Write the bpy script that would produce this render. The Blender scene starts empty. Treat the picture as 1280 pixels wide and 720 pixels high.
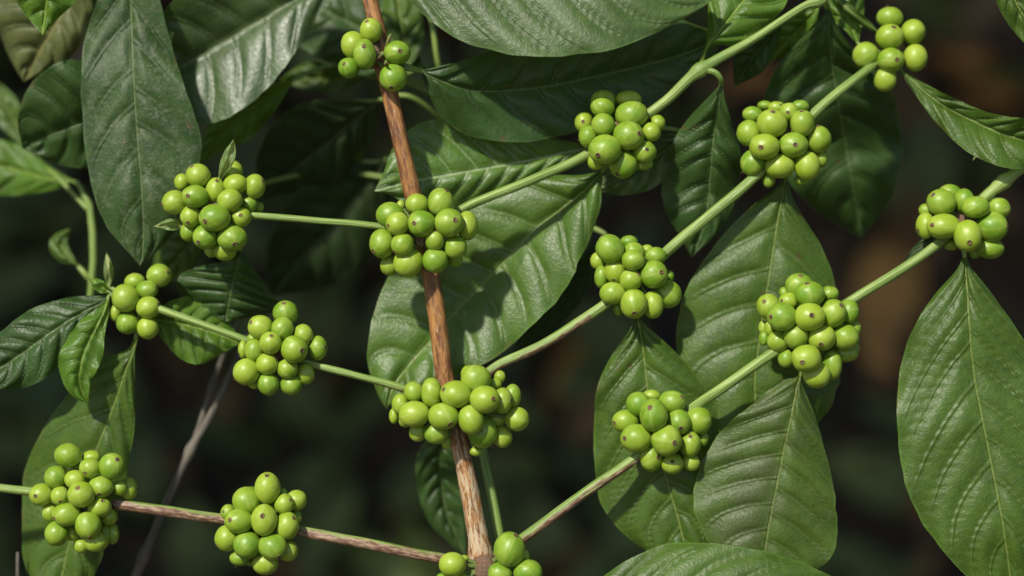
import bpy, math, random
from mathutils import Vector, Matrix, noise
random.seed(7)
S = bpy.context.scene
COL = S.collection
# ------------------------------------------------------------------ camera frame
LENS, SENSOR, D = 70.0, 36.0, 0.84
PX = SENSOR / LENS * D / 1280.0            # metres per photo pixel on the focal plane
TH = math.radians(10)
FW = Vector((0, math.cos(TH), -math.sin(TH))); RT = Vector((1, 0, 0)); UP = Vector((0, math.sin(TH), math.cos(TH)))
F0 = Vector((0, 0, 1.0)); CAM = F0 - FW * D
SUN = (-0.36 * RT + 0.60 * UP - 0.72 * FW).normalized()     # towards the sun

def P(x, y, d):                            # photo pixel + depth in cm behind the focal plane -> world point
    dd = d * .01; k = (D + dd) / D
    return CAM + FW * (D + dd) + RT * ((x - 640) * PX * k) + UP * (-(y - 360) * PX * k)

# ------------------------------------------------------------------ node helpers
class NT:
    def __init__(s, name):
        s.m = bpy.data.materials.new(name); s.m.use_nodes = True
        s.t = s.m.node_tree; s.t.nodes.clear()
        s.out = s.n('ShaderNodeOutputMaterial')
    def n(s, ty, **kw):
        x = s.t.nodes.new(ty)
        for k, v in kw.items(): setattr(x, k, v)
        return x
    def put(s, sock, v):
        if v is None: return
        if hasattr(v, 'is_output') or isinstance(v, bpy.types.NodeSocket): s.t.links.new(v, sock)
        else: sock.default_value = v
    def math(s, op, a, b=None, c=None, clamp=False):
        x = s.n('ShaderNodeMath', operation=op, use_clamp=clamp)
        for i, v in enumerate((a, b, c)):
            if v is not None: s.put(x.inputs[i], v)
        return x.outputs[0]
    def ramp(s, f, a, b, lo=0., hi=1.):    # smoothstep a..b -> lo..hi
        x = s.n('ShaderNodeMapRange', interpolation_type='SMOOTHSTEP')
        s.put(x.inputs[0], f); s.put(x.inputs[1], a); s.put(x.inputs[2], b); s.put(x.inputs[3], lo); s.put(x.inputs[4], hi)
        return x.outputs[0]
    def mix(s, f, a, b, bt='MIX'):
        x = s.n('ShaderNodeMix', data_type='RGBA', blend_type=bt)
        s.put(x.inputs[0], f); s.put(x.inputs[6], a); s.put(x.inputs[7], b)
        return x.outputs[2]
    def noise(s, v, scale, detail=3., rough=.55, dim='3D', dist=0.):
        x = s.n('ShaderNodeTexNoise', noise_dimensions=dim)
        s.put(x.inputs['Vector'], v); x.inputs['Scale'].default_value = scale
        x.inputs['Detail'].default_value = detail; x.inputs['Roughness'].default_value = rough; x.inputs['Distortion'].default_value = dist
        return x.outputs['Fac']
    def uv(s, name): return s.n('ShaderNodeUVMap', uv_map=name).outputs[0]
    def sep(s, v):
        x = s.n('ShaderNodeSeparateXYZ'); s.put(x.inputs[0], v); return x.outputs
    def comb(s, a, b, c):
        x = s.n('ShaderNodeCombineXYZ')
        for i, v in enumerate((a, b, c)): s.put(x.inputs[i], v)
        return x.outputs[0]
    def vmul(s, v, k):
        x = s.n('ShaderNodeVectorMath', operation='MULTIPLY'); s.put(x.inputs[0], v); x.inputs[1].default_value = k; return x.outputs[0]
    def vadd(s, v, k):
        x = s.n('ShaderNodeVectorMath', operation='ADD'); s.put(x.inputs[0], v); s.put(x.inputs[1], k); return x.outputs[0]
    def bump(s, h, strength, dist, nrm=None):
        x = s.n('ShaderNodeBump'); x.inputs['Strength'].default_value = strength; x.inputs['Distance'].default_value = dist
        s.put(x.inputs['Height'], h)
        if nrm is not None: s.put(x.inputs['Normal'], nrm)
        return x.outputs[0]
    def pbsdf(s, **kw):
        x = s.n('ShaderNodeBsdfPrincipled')
        for k, v in kw.items(): s.put(x.inputs[k.replace('_', ' ')], v)
        return x
def C4(c, a=1.): return (c[0], c[1], c[2], a)

# ------------------------------------------------------------------ materials
def leaf_mat(name, base, dark=None, vein=None, rough=.42, trans=.22, dust=.0, dustcol=(.30, .30, .22), spec=.5, secv=.30, stain=0., tcol=None):
    T = NT(name)
    dark = dark or tuple(c * .68 for c in base)
    vein = vein or (base[0] * 2.3 + .02, base[1] * 1.65 + .02, base[2] * 1.8 + .018)
    uv = T.uv('blade'); ux, uy, _ = T.sep(uv)               # centimetres along / across
    vx, vy, _ = T.sep(T.uv('veins'))                        # vein phase, 0..1 across
    rnd = T.n('ShaderNodeObjectInfo').outputs['Random']
    off = T.comb(T.math('MULTIPLY', rnd, 37.), T.math('MULTIPLY', rnd, 91.), T.math('MULTIPLY', rnd, 13.))
    p = T.vadd(uv, off)
    big = T.noise(p, .45, 3.); mid = T.noise(p, 2.4, 4., .6); fine = T.noise(p, 13., 3.)
    col = T.mix(T.ramp(big, .3, .7), C4(dark), C4(base))
    col = T.mix(T.ramp(mid, .35, .75, 0., .55), col, C4((base[0] * 1.45, base[1] * 1.25, base[2] * .9)))
    # secondary veins
    wob = T.math('MULTIPLY', T.math('SUBTRACT', T.noise(p, 1.3, 2.), .5), .10)
    fr = T.math('ABSOLUTE', T.math('SUBTRACT', T.math('FRACT', T.math('ADD', T.math('ADD', vx, wob), 50.5)), .5))
    fade = T.ramp(vy, .72, .97, 1., 0.)
    sv = T.math('MULTIPLY', T.ramp(fr, .010, .034, 1., 0.), fade)
    svw = T.math('MULTIPLY', T.ramp(fr, .0, .11, 1., 0.), fade)
    mr = T.ramp(T.math('ABSOLUTE', uy), .028, .075, 1., 0.)
    # tertiary net
    vo = T.n('ShaderNodeTexVoronoi', feature='DISTANCE_TO_EDGE')
    T.put(vo.inputs['Vector'], p); vo.inputs['Scale'].default_value = 4.6
    net = T.ramp(vo.outputs['Distance'], .0, .16, 1., 0.)
    col = T.mix(T.math('MULTIPLY', net, .10), col, C4(vein))
    col = T.mix(T.math('MULTIPLY', T.ramp(fr, .02, .22, 1., 0.), .30), col, C4(tuple(c * .62 for c in base)))
    col = T.mix(T.math('MULTIPLY', sv, secv), col, C4(vein))
    col = T.mix(T.math('MULTIPLY', mr, .85), col, C4(vein))
    bs = T.n('ShaderNodeTexVoronoi'); T.put(bs.inputs['Vector'], T.vadd(p, T.comb(T.math('MULTIPLY', mid, .5), T.math('MULTIPLY', fine, .25), 0.))); bs.inputs['Scale'].default_value = .8
    spot = T.math('MULTIPLY', T.ramp(bs.outputs['Distance'], .06, .13, 1., 0.), T.ramp(T.noise(p, .35, 2.), .52, .58))
    col = T.mix(T.math('MULTIPLY', spot, .75), col, (.085, .055, .02, 1))
    eb = T.math('MULTIPLY', T.ramp(T.math('ADD', vy, T.math('MULTIPLY', T.math('SUBTRACT', mid, .5), .30)), .95, 1.0), T.ramp(T.noise(p, .5, 2.), .54, .62))
    col = T.mix(T.math('MULTIPLY', eb, .7), col, (.11, .075, .03, 1))
    rim = T.ramp(vy, .955, .995, 0., .4)
    col = T.mix(rim, col, C4(tuple(min(.6, c * 1.7 + .01) for c in base)))
    if stain:
        st = T.math('MULTIPLY', T.ramp(T.noise(p, .6, 5., .65), .38, .62), stain)
        nm = T.ramp(T.math('ABSOLUTE', T.math('ADD', uy, .8)), .2, 2.6, 1., .0)
        col = T.mix(T.math('MULTIPLY', st, nm), col, C4((.068, .075, .034)))
    rg = T.math('ADD', rough - .08, T.math('MULTIPLY', mid, .16))
    # dust: pale specks and film, with its own patches
    if dust:
        sp = T.n('ShaderNodeTexVoronoi'); T.put(sp.inputs['Vector'], p); sp.inputs['Scale'].default_value = 5.5
        spk = T.math('MULTIPLY', T.ramp(sp.outputs['Distance'], .06, .17, 1., 0.), T.ramp(T.noise(p, .7, 2.), .42, .58))
        film = T.math('MULTIPLY', T.ramp(T.noise(p, 1.7, 6., .75), .48, .66), T.ramp(fine, .3, .65))
        f = T.math('MULTIPLY', T.math('MAXIMUM', spk, T.math('MULTIPLY', film, .38)), dust, clamp=True)
        col = T.mix(f, col, C4(dustcol)); rg = T.math('ADD', rg, T.math('MULTIPLY', f, .3))
    h = T.math('SUBTRACT', T.math('MULTIPLY', fine, .22), T.math('MULTIPLY', net, .13))
    h = T.math('SUBTRACT', h, T.math('MULTIPLY', svw, .85))
    h = T.math('ADD', h, T.math('MULTIPLY', mr, 1.2))
    h = T.math('ADD', h, T.math('MULTIPLY', mid, .40))
    nb = T.bump(h, .6, .0007)
    b = T.pbsdf(Base_Color=col, Roughness=rg, Specular_IOR_Level=spec, Normal=nb)
    tr = T.n('ShaderNodeBsdfTranslucent'); T.put(tr.inputs[0], C4(tcol or (base[0] * 3.2 + .02, base[1] * 2.6 + .03, base[2] * .8))); T.put(tr.inputs[1], nb)
    mx = T.n('ShaderNodeMixShader'); mx.inputs[0].default_value = trans
    T.t.links.new(b.outputs[0], mx.inputs[1]); T.t.links.new(tr.outputs[0], mx.inputs[2]); T.t.links.new(mx.outputs[0], T.out.inputs[0])
    return T.m

LM = {
 'mid':   leaf_mat('leaf_green', (.056, .116, .014), rough=.45, spec=.42, secv=.34),
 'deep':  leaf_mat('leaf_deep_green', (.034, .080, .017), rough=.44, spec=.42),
 'dusty': leaf_mat('leaf_dusty', (.036, .080, .021), rough=.50, dust=1., spec=.32),
 'pale':  leaf_mat('leaf_sheen', (.054, .108, .023), rough=.46, dust=.35, spec=.48),
 'sheen': leaf_mat('leaf_high_sheen', (.044, .090, .022), rough=.42, dust=.25, spec=.75),
 'gloss': leaf_mat('leaf_glossy', (.070, .145, .020), rough=.42, spec=.52, secv=.4),
 'fresh_sunlit': leaf_mat('leaf_fresh_sunlit', (.085, .185, .018), rough=.44, trans=.32),  # lighter green: young leaves, and sunlight put into the colour of others
 'dark':  leaf_mat('leaf_painted_shade', (.024, .050, .015), rough=.6, trans=.08, spec=.3),  # leaf green darkened in its colour to stand for shade
 'stain': leaf_mat('leaf_stained', (.058, .112, .015), rough=.48, dust=.30, stain=.6, spec=.4),
 'veiny': leaf_mat('leaf_pale_veined', (.085, .180, .026), rough=.40, vein=(.34, .44, .22), secv=.75, spec=.55),
 'bract': leaf_mat('leaf_young', (.16, .25, .085), rough=.5, trans=.3, dust=.3),
 'dead':  leaf_mat('leaf_dead_brown', (.44, .26, .075), rough=.7, trans=.12, tcol=(.3, .14, .03)),
 'dry':   leaf_mat('leaf_dry_pale', (.27, .20, .115), rough=.7, trans=.12, tcol=(.3, .22, .08)),
 'olive': leaf_mat('leaf_olive', (.085, .11, .03), rough=.55, trans=.15),
}

def berry_mats():
    T = NT('berry_skin')
    uv = T.uv('skin'); rnd = T.n('ShaderNodeObjectInfo').outputs['Random']
    off = T.comb(T.math('MULTIPLY', rnd, 50.), T.math('MULTIPLY', rnd, 80.), T.math('MULTIPLY', rnd, 23.))
    tc = T.n('ShaderNodeTexCoord').outputs['Object']
    p = T.vadd(T.vmul(tc, (100, 100, 100)), off)
    ux, uy, _ = T.sep(uv)
    col = T.mix(T.ramp(rnd, 0., 1.), (.118, .240, .009, 1), (.245, .345, .020, 1))
    col = T.mix(T.ramp(T.noise(p, 1.3, 3.), .35, .7, 0., .5), col, (.33, .42, .050, 1))
    st = T.noise(T.comb(T.math('ADD', T.math('MULTIPLY', ux, 14.), T.math('MULTIPLY', rnd, 30.)), T.math('MULTIPLY', uy, 1.2), rnd), 1., 2.)
    col = T.mix(T.ramp(st, .50, .75, 0., .35), col, (.42, .52, .14, 1))
    col = T.mix(T.ramp(T.noise(p, 9., 2.), .60, .72, 0., .22), col, (.44, .50, .20, 1))
    col = T.mix(T.ramp(uy, .86, .97, 0., .45), col, (.20, .26, .04, 1))
    sc = T.math('MULTIPLY', T.ramp(T.noise(p, 3.4, 4., .7), .64, .72), T.ramp(rnd, .55, .8))
    col = T.mix(T.math('MULTIPLY', sc, .5), col, (.16, .12, .045, 1))
    nb = T.bump(T.math('ADD', T.noise(p, 2.2, 2.), T.math('MULTIPLY', T.noise(p, 22., 2.), .08)), .25, .0005)
    b = T.pbsdf(Base_Color=col, Roughness=T.math('ADD', .35, T.math('MULTIPLY', T.noise(p, 4., 3.), .16)), Specular_IOR_Level=.5, Normal=nb,
                Subsurface_Weight=.14, Subsurface_Radius=(1., 1., .25), Subsurface_Scale=.0016)
    T.t.links.new(b.outputs[0], T.out.inputs[0])
    U = NT('berry_scar')
    tc = U.n('ShaderNodeTexCoord').outputs['Object']
    c = U.mix(U.ramp(U.noise(tc, 900., 3.), .35, .65), (.030, .018, .008, 1), (.17, .10, .042, 1))
    b = U.pbsdf(Base_Color=c, Roughness=.7); U.t.links.new(b.outputs[0], U.out.inputs[0])
    return T.m, U.m
BM, SCAR = berry_mats()

def bark_mat(name, kind):
    T = NT(name)
    uv = T.uv('bark'); ux, uy, _ = T.sep(uv)         # around 0..1 , along cm
    ang = T.math('MULTIPLY', ux, math.tau)
    cx = T.math('COSINE', ang); sx = T.math('SINE', ang)
    rnd = T.n('ShaderNodeObjectInfo').outputs['Random']
    def q(k, l): return T.comb(T.math('MULTIPLY', cx, k), T.math('MULTIPLY', sx, k), T.math('ADD', T.math('MULTIPLY', uy, l), T.math('MULTIPLY', rnd, 40.)))
    if kind == 'stem':
        n1 = T.noise(q(1.6, .9), 1., 5., .65); n2 = T.noise(q(3.4, 1.6), 1., 5., .7, dist=.6); n3 = T.noise(q(6., 5.), 1., 4., .7)
        col = T.mix(T.ramp(n1, .36, .64), (.125, .044, .014, 1), (.38, .180, .050, 1))
        pale = T.ramp(T.math('ADD', n2, T.math('MULTIPLY', T.n('ShaderNodeAttribute', attribute_name='age').outputs['Fac'], .14)), .58, .70)
        col = T.mix(T.math('MULTIPLY', pale, .85), col, (.50, .40, .26, 1))
        col = T.mix(T.ramp(n3, .58, .72, 0., .7), col, (.05, .03, .015, 1))
        h = T.math('ADD', T.math('MULTIPLY', n2, .7), T.math('MULTIPLY', n3, .6)); bs = .0007; rg = .50
    elif kind == 'twig':
        n1 = T.noise(q(1.6, .8), 1., 5., .65); n3 = T.noise(q(5., 4.), 1., 4., .7)
        col = T.mix(T.ramp(n1, .35, .65), (.080, .070, .057, 1), (.19, .165, .13, 1))
        col = T.mix(T.ramp(n3, .6, .72, 0., .6), col, (.05, .04, .03, 1)); h = n3; bs = .0008; rg = .8
    else:
        n1 = T.noise(q(2.2, .35), 1., 3.); n2 = T.noise(q(1.5, .7), 1., 5., .65); n3 = T.noise(q(5., 5.), 1., 3.)
        g = T.mix(T.ramp(n1, .38, .62), (.125, .210, .036, 1), (.25, .34, .085, 1))
        g = T.mix(T.ramp(n3, .60, .75, 0., .4), g, (.20, .20, .07, 1))
        br = T.mix(T.ramp(T.noise(q(2., 2.2), 1., 4., .7), .4, .66), (.11, .050, .026, 1), (.36, .25, .16, 1))
        a = T.n('ShaderNodeAttribute', attribute_name='age').outputs['Fac']
        f = T.ramp(T.math('ADD', a, T.math('MULTIPLY', T.math('SUBTRACT', n2, .5), .9)), .42, .58)
        col = T.mix(f, g, br); h = T.math('ADD', n1, T.math('MULTIPLY', n3, .25)); bs = .0007; rg = .48
    b = T.pbsdf(Base_Color=col, Roughness=rg, Normal=T.bump(h, .8, bs))
    T.t.links.new(b.outputs[0], T.out.inputs[0]); return T.m
BARK = bark_mat('stem_bark', 'stem'); TWIGM = bark_mat('dry_twig_bark', 'twig'); GREEN = bark_mat('green_branch', 'branch')

def plain(name, a, b, scale, rough=.8, bs=.01):
    T = NT(name); tc = T.n('ShaderNodeTexCoord').outputs['Object']
    n1 = T.noise(tc, scale, 6., .65); n2 = T.noise(tc, scale * 6, 5., .7)
    c = T.mix(T.ramp(n1, .35, .65), C4(a), C4(b)); c = T.mix(T.ramp(n2, .5, .75, 0., .6), c, C4(tuple(x * .4 for x in a)))
    s = T.pbsdf(Base_Color=c, Roughness=rough, Normal=T.bump(T.math('ADD', n1, T.math('MULTIPLY', n2, .5)), .8, bs))
    T.t.links.new(s.outputs[0], T.out.inputs[0]); return T.m
SOIL = plain('forest_soil', (.013, .009, .003), (.042, .025, .008), 5.)
FOL = plain('shade_shrub_leaf', (.018, .034, .006), (.034, .058, .010), 7., .45, .002)

# ------------------------------------------------------------------ object helpers
def link(name, me, mats, parent=None):
    o = bpy.data.objects.new(name, me); COL.objects.link(o)
    for m in mats: me.materials.append(m)
    if parent:
        o.parent = parent; o.matrix_parent_inverse = pw(parent).inverted()
    return o
WORLD = {}
def pw(o): return WORLD.get(o.name, Matrix.Identity(4))
def thing(name, loc, label, cat, group=None):
    o = bpy.data.objects.new(name, None); COL.objects.link(o); o.location = loc; o.empty_display_size = .05
    WORLD[o.name] = Matrix.Translation(loc)
    tag(o, label, cat, group); return o
def tag(o, label=None, cat=None, group=None, kind=None):
    for k, v in (('label', label), ('category', cat), ('group', group), ('kind', kind)):
        if v: o[k] = v
    return o
def mesh(name, v, f, smooth=True):
    me = bpy.data.meshes.new(name); me.from_pydata([tuple(x) for x in v], [], f)
    if smooth: me.polygons.foreach_set('use_smooth', [True] * len(me.polygons))
    me.update(); return me

def crom(pts, n):                          # Catmull-Rom through tuples, chord-length spaced; n samples + parameter 0..1
    L = [0.]
    for a, b in zip(pts, pts[1:]): L.append(L[-1] + max(1e-6, math.dist(a[:2], b[:2])))
    out = []
    for i in range(n):
        s = L[-1] * i / (n - 1); k = 0
        while k < len(pts) - 2 and s > L[k + 1]: k += 1
        t = (s - L[k]) / (L[k + 1] - L[k]); r = []
        h = L[k + 1] - L[k]
        for c in range(len(pts[0])):
            p1, p2 = pts[k][c], pts[k + 1][c]
            m1 = (pts[k + 1][c] - pts[k - 1][c]) / (L[k + 1] - L[k - 1]) if k > 0 else (p2 - p1) / h
            m2 = (pts[k + 2][c] - pts[k][c]) / (L[k + 2] - L[k]) if k + 2 < len(pts) else (p2 - p1) / h
            t2, t3 = t * t, t * t * t
            r.append((2 * t3 - 3 * t2 + 1) * p1 + (t3 - 2 * t2 + t) * h * m1 + (-2 * t3 + 3 * t2) * p2 + (t3 - t2) * h * m2)
        out.append(tuple(r))
    return out, L[-1]

def tube(name, pts, mat, parent=None, n=40, seg=14, age=None, bumps=(), wob=.03, world=False, cap=True):
    """pts: (x, y, depth_cm, radius_px); bumps: (x, y, extra radius factor, length px) swellings of the nodes"""
    sp, L = crom(pts, n)
    if world: ctr = [Vector(p[:3]) for p in sp]; rad = [p[3] for p in sp]
    else: ctr = [P(p[0], p[1], p[2]) for p in sp]; rad = [max(.2, p[3]) * PX for p in sp]
    v = []; ages = []; uvs = []
    N0 = Vector((.13, -.9, .4)); al = 0.
    sd = random.random() * 50
    for i, c in enumerate(ctr):
        t = (ctr[min(i + 1, n - 1)] - ctr[max(i - 1, 0)]).normalized()
        N0 = (N0 - t * N0.dot(t)).normalized(); B = t.cross(N0)
        if i: al += (c - ctr[i - 1]).length
        r = rad[i]
        if not world:
            for bx, by, k, l in bumps: r *= 1 + k * math.exp(-((sp[i][0] - bx) ** 2 + (sp[i][1] - by) ** 2) / l ** 2)
        for j in range(seg):
            a = math.tau * j / seg
            w = 1 + wob * 2 * (noise.noise(Vector((math.cos(a) * 1.2, math.sin(a) * 1.2, al * 90 + sd))))
            nd = N0 * math.cos(a) + B * math.sin(a)
            v.append(c + nd * r * w)
            g = age(sp[i][0], sp[i][1]) if age else 0.
            ages.append(g + (.35 * -nd.dot(UP) if 0 < g < 1 else 0.))
        uvs.append(al * 100)
    f = []; luv = []
    for i in range(n - 1):
        for j in range(seg):
            k = (j + 1) % seg
            f.append((i * seg + j, i * seg + k, (i + 1) * seg + k, (i + 1) * seg + j))
            luv += [(j / seg, uvs[i]), ((j + 1) / seg, uvs[i]), ((j + 1) / seg, uvs[i + 1]), (j / seg, uvs[i + 1])]
    if cap:
        for e, i in ((0, 0), (1, n - 1)):
            r = [i * seg + j for j in range(seg)]
            if e == 0: r.reverse()
            f.append(tuple(r)); luv += [(.5, uvs[i])] * seg
    me = mesh(name, v, f)
    ul = me.uv_layers.new(name='bark')
    for i, q in enumerate(luv): ul.data[i].uv = q
    at = me.attributes.new('age', 'FLOAT', 'POINT'); at.data.foreach_set('value', ages)
    return link(name, me, [mat], parent)

def leaf(parent, kind, pts, d, tp=0., tm=0., nv=8, a=.09, b=.10, bulge=1., rip=1., cup=0., label=None, pet=None, name='leaf', nu=190, hw=12, world=None):
    """pts: (x, y, width on the plus side, width on the minus side) along the midrib in photo px; d: depths in cm along it;
    tp / tm: depth slope of the two halves; pet: petiole (x, y, depth) points up to the leaf base"""
    sp, L = crom(pts, nu)
    sd = random.random() * 100
    v = []; phs = []; xs = []
    nd = len(d)
    norm = []
    for i in range(nu):
        p, q = sp[max(i - 3, 0)], sp[min(i + 3, nu - 1)]
        t = Vector((q[0] - p[0], q[1] - p[1])).normalized(); norm.append((t.y, -t.x))
    pxcm = PX * 100
    jit = [random.uniform(-.16, .16) for _ in range(nv + 4)]
    def warp(ph):
        k = math.floor(ph); f = ph - k
        j0 = jit[int(k) % len(jit)]; j1 = jit[int(k + 1) % len(jit)]
        return ph + j0 * (1 - f) + j1 * f
    for i in range(nu):
        u = i / (nu - 1); x, y, wp, wm = sp[i]; wp = max(.15, wp); wm = max(.15, wm)
        if i == nu - 1: wp = wm = .1
        fd = u * (nd - 1); k = min(int(fd), nd - 2); ft = fd - k; ft = ft * ft * (3 - 2 * ft) if nd > 2 else ft
        dz = d[k] * (1 - ft) + d[k + 1] * ft
        row = []; rp = []
        for j in range(-hw, hw + 1):
            s = j / hw; av = abs(s); w = wp if s > 0 else wm; off = w * s
            ph = nv * (u - a * av - b * av * av) + (.42 if s < 0 else 0.) + .3
            ph = warp(ph)
            edge = 1 + .022 * rip * noise.noise(Vector((u * 19, 3.1 if s > 0 else 7.7, sd))) * av
            sl = tp if s > 0 else tm
            z = dz + sl * abs(off) * pxcm + cup * av * av
            fill = min(1., w / 25.)
            z -= .22 * bulge * fill * (1 - abs(2 * (ph - math.floor(ph)) - 1) ** 3.2) * min(1., av * 5) * (1 - av ** 4)
            z += .20 * rip * fill * av ** 2.5 * noise.noise(Vector((u * 7, 1.5 if s > 0 else 5.5, sd)))
            z += .14 * rip * fill * av ** 3 * math.sin(math.tau * ph * .5 + sd)
            z += .10 * (1 - min(1., av * 6)) * fill * .4
            z += .30 * rip * noise.noise(Vector((u * 2.6, s * 1.1, sd + 9)))
            v.append(P(x + norm[i][0] * off * edge, y + norm[i][1] * off * edge, z))
            row.append(off * pxcm); rp.append(ph)
        xs.append(row); phs.append(rp)
    W = 2 * hw + 1; f = []; l1 = []; l2 = []
    lcm = L * pxcm
    def ph_at(i, j, right):
        if j != hw or right: return phs[i][j]
        return phs[i][hw - 1] + (phs[i][hw - 1] - phs[i][hw - 2])
    for i in range(nu - 1):
        for j in range(W - 1):
            f.append((i * W + j, i * W + j + 1, (i + 1) * W + j + 1, (i + 1) * W + j))
            right = j >= hw
            for (ii, jj) in ((i, j), (i, j + 1), (i + 1, j + 1), (i + 1, j)):
                l1.append((lcm * ii / (nu - 1), xs[ii][jj])); l2.append((ph_at(ii, jj, right), abs(jj - hw) / hw))
    me = mesh(name, v, f)
    for nm, dat in (('blade', l1), ('veins', l2)):
        ul = me.uv_layers.new(name=nm)
        for i, q in enumerate(dat): ul.data[i].uv = q
    # make the faces look at the camera
    o = link(name, me, [LM[kind]], parent)
    if label: o['label'] = label
    if pet:
        pp = [(q[0], q[1], q[2], q[3] if len(q) > 3 else 3.2) for q in pet]
        b0 = sp[8]
        pp += [(sp[0][0], sp[0][1], d[0] + .1, 2.7), (b0[0], b0[1], d[0] + (d[1] - d[0]) * .07 * (nd - 1) + .12, 2.0)]
        tube('petiole', pp, GREEN, o, n=22, seg=8)
    return o

# ------------------------------------------------------------------ berries
def berry_mesh(rx, ry, rz, axis, ang=0., hair=False):
    """ellipsoid in camera axes (x right, y up, z to the camera) whose scar sits on `axis`"""
    seg = 26
    prof = [(0, .97, 1), (.06, .97, 1), (.095, 1.02, 1), (.13, 1.02, 1), (.175, .978, 1)]
    ths = [.22 + (math.pi - .22) * k / 15 for k in range(16)]
    rings = []
    for s, h, m in prof: rings.append((s, h, m))
    for t in ths: rings.append((math.sin(t), math.cos(t) * (1. if t > .3 else .985), 0))
    ax = Vector(axis).normalized(); q = Vector((0, 0, 1)).rotation_difference(ax).to_matrix()
    tw = random.random() * math.tau
    M = Matrix(((rx, 0, 0), (0, ry, 0), (0, 0, rz)))
    R = Matrix.Rotation(ang, 3, 'Z')
    K = Matrix((RT, UP, -FW)).transposed()
    sd = random.random() * 100
    el = random.uniform(1.0, 1.06); lob = random.uniform(.0, .035)
    def pos(s, h, a):
        p = Vector((s * math.cos(a) * (1 + lob * math.cos(2 * (a + tw))), s * math.sin(a) * (1 - lob * math.cos(2 * (a + tw))), h * el))
        p *= 1 + .03 * noise.noise(p * 1.3 + Vector((sd, 0, 0)))
        return K @ (R @ (M @ (q @ p)))
    v = []; f = []; luv = []; mi = []
    v.append(pos(0, rings[0][1], 0))
    for (s, h, m) in rings[1:-1]:
        for j in range(seg): v.append(pos(s, h, math.tau * j / seg))
    v.append(pos(0, -1, 0)); last = len(v) - 1; nr = len(rings) - 2
    def uy(i): return 1. - math.acos(max(-1, min(1, rings[i][1]))) / math.pi
    for j in range(seg):
        k = (j + 1) % seg
        f.append((0, 1 + j, 1 + k)); mi.append(1); luv += [(j / seg, 1), (j / seg, .99), ((j + 1) / seg, .99)]
    for i in range(nr - 1):
        for j in range(seg):
            k = (j + 1) % seg
            f.append((1 + i * seg + j, 1 + (i + 1) * seg + j, 1 + (i + 1) * seg + k, 1 + i * seg + k))
            mi.append(1 if i < 3 else 0)
            luv += [(j / seg, uy(i + 1)), (j / seg, uy(i + 2)), ((j + 1) / seg, uy(i + 2)), ((j + 1) / seg, uy(i + 1))]
    for j in range(seg):
        k = (j + 1) % seg
        f.append((1 + (nr - 1) * seg + j, last, 1 + (nr - 1) * seg + k)); mi.append(0)
        luv += [(j / seg, .02), (j / seg, 0), ((j + 1) / seg, .02)]
    if hair:                                # dried style left on the scar
        b0 = len(v); d1 = Vector((random.uniform(-.4, .4), random.uniform(-.4, .4), .5))
        for k, (h, w) in enumerate(((.98, .035), (1.12, .028), (1.30, .012))):
            for j in range(4):
                a = math.tau * j / 4
                p = Vector((w * math.cos(a), w * math.sin(a), h)) + d1 * Vector((1, 1, 0)).length * 0
                p += Vector((d1.x, d1.y, 0)) * (h - .98) * 1.5
                v.append(K @ (R @ (M @ (q @ p))))
        for k in range(2):
            for j in range(4):
                n2 = (j + 1) % 4
                f.append((b0 + k * 4 + j, b0 + k * 4 + n2, b0 + k * 4 + 4 + n2, b0 + k * 4 + 4 + j)); mi.append(1); luv += [(0, 1)] * 4
    me = mesh('berry', v, f)
    me.polygons.foreach_set('material_index', mi)
    ul = me.uv_layers.new(name='skin'); ul.data.foreach_set('uv', [c for q2 in luv for c in q2])
    return me

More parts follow.
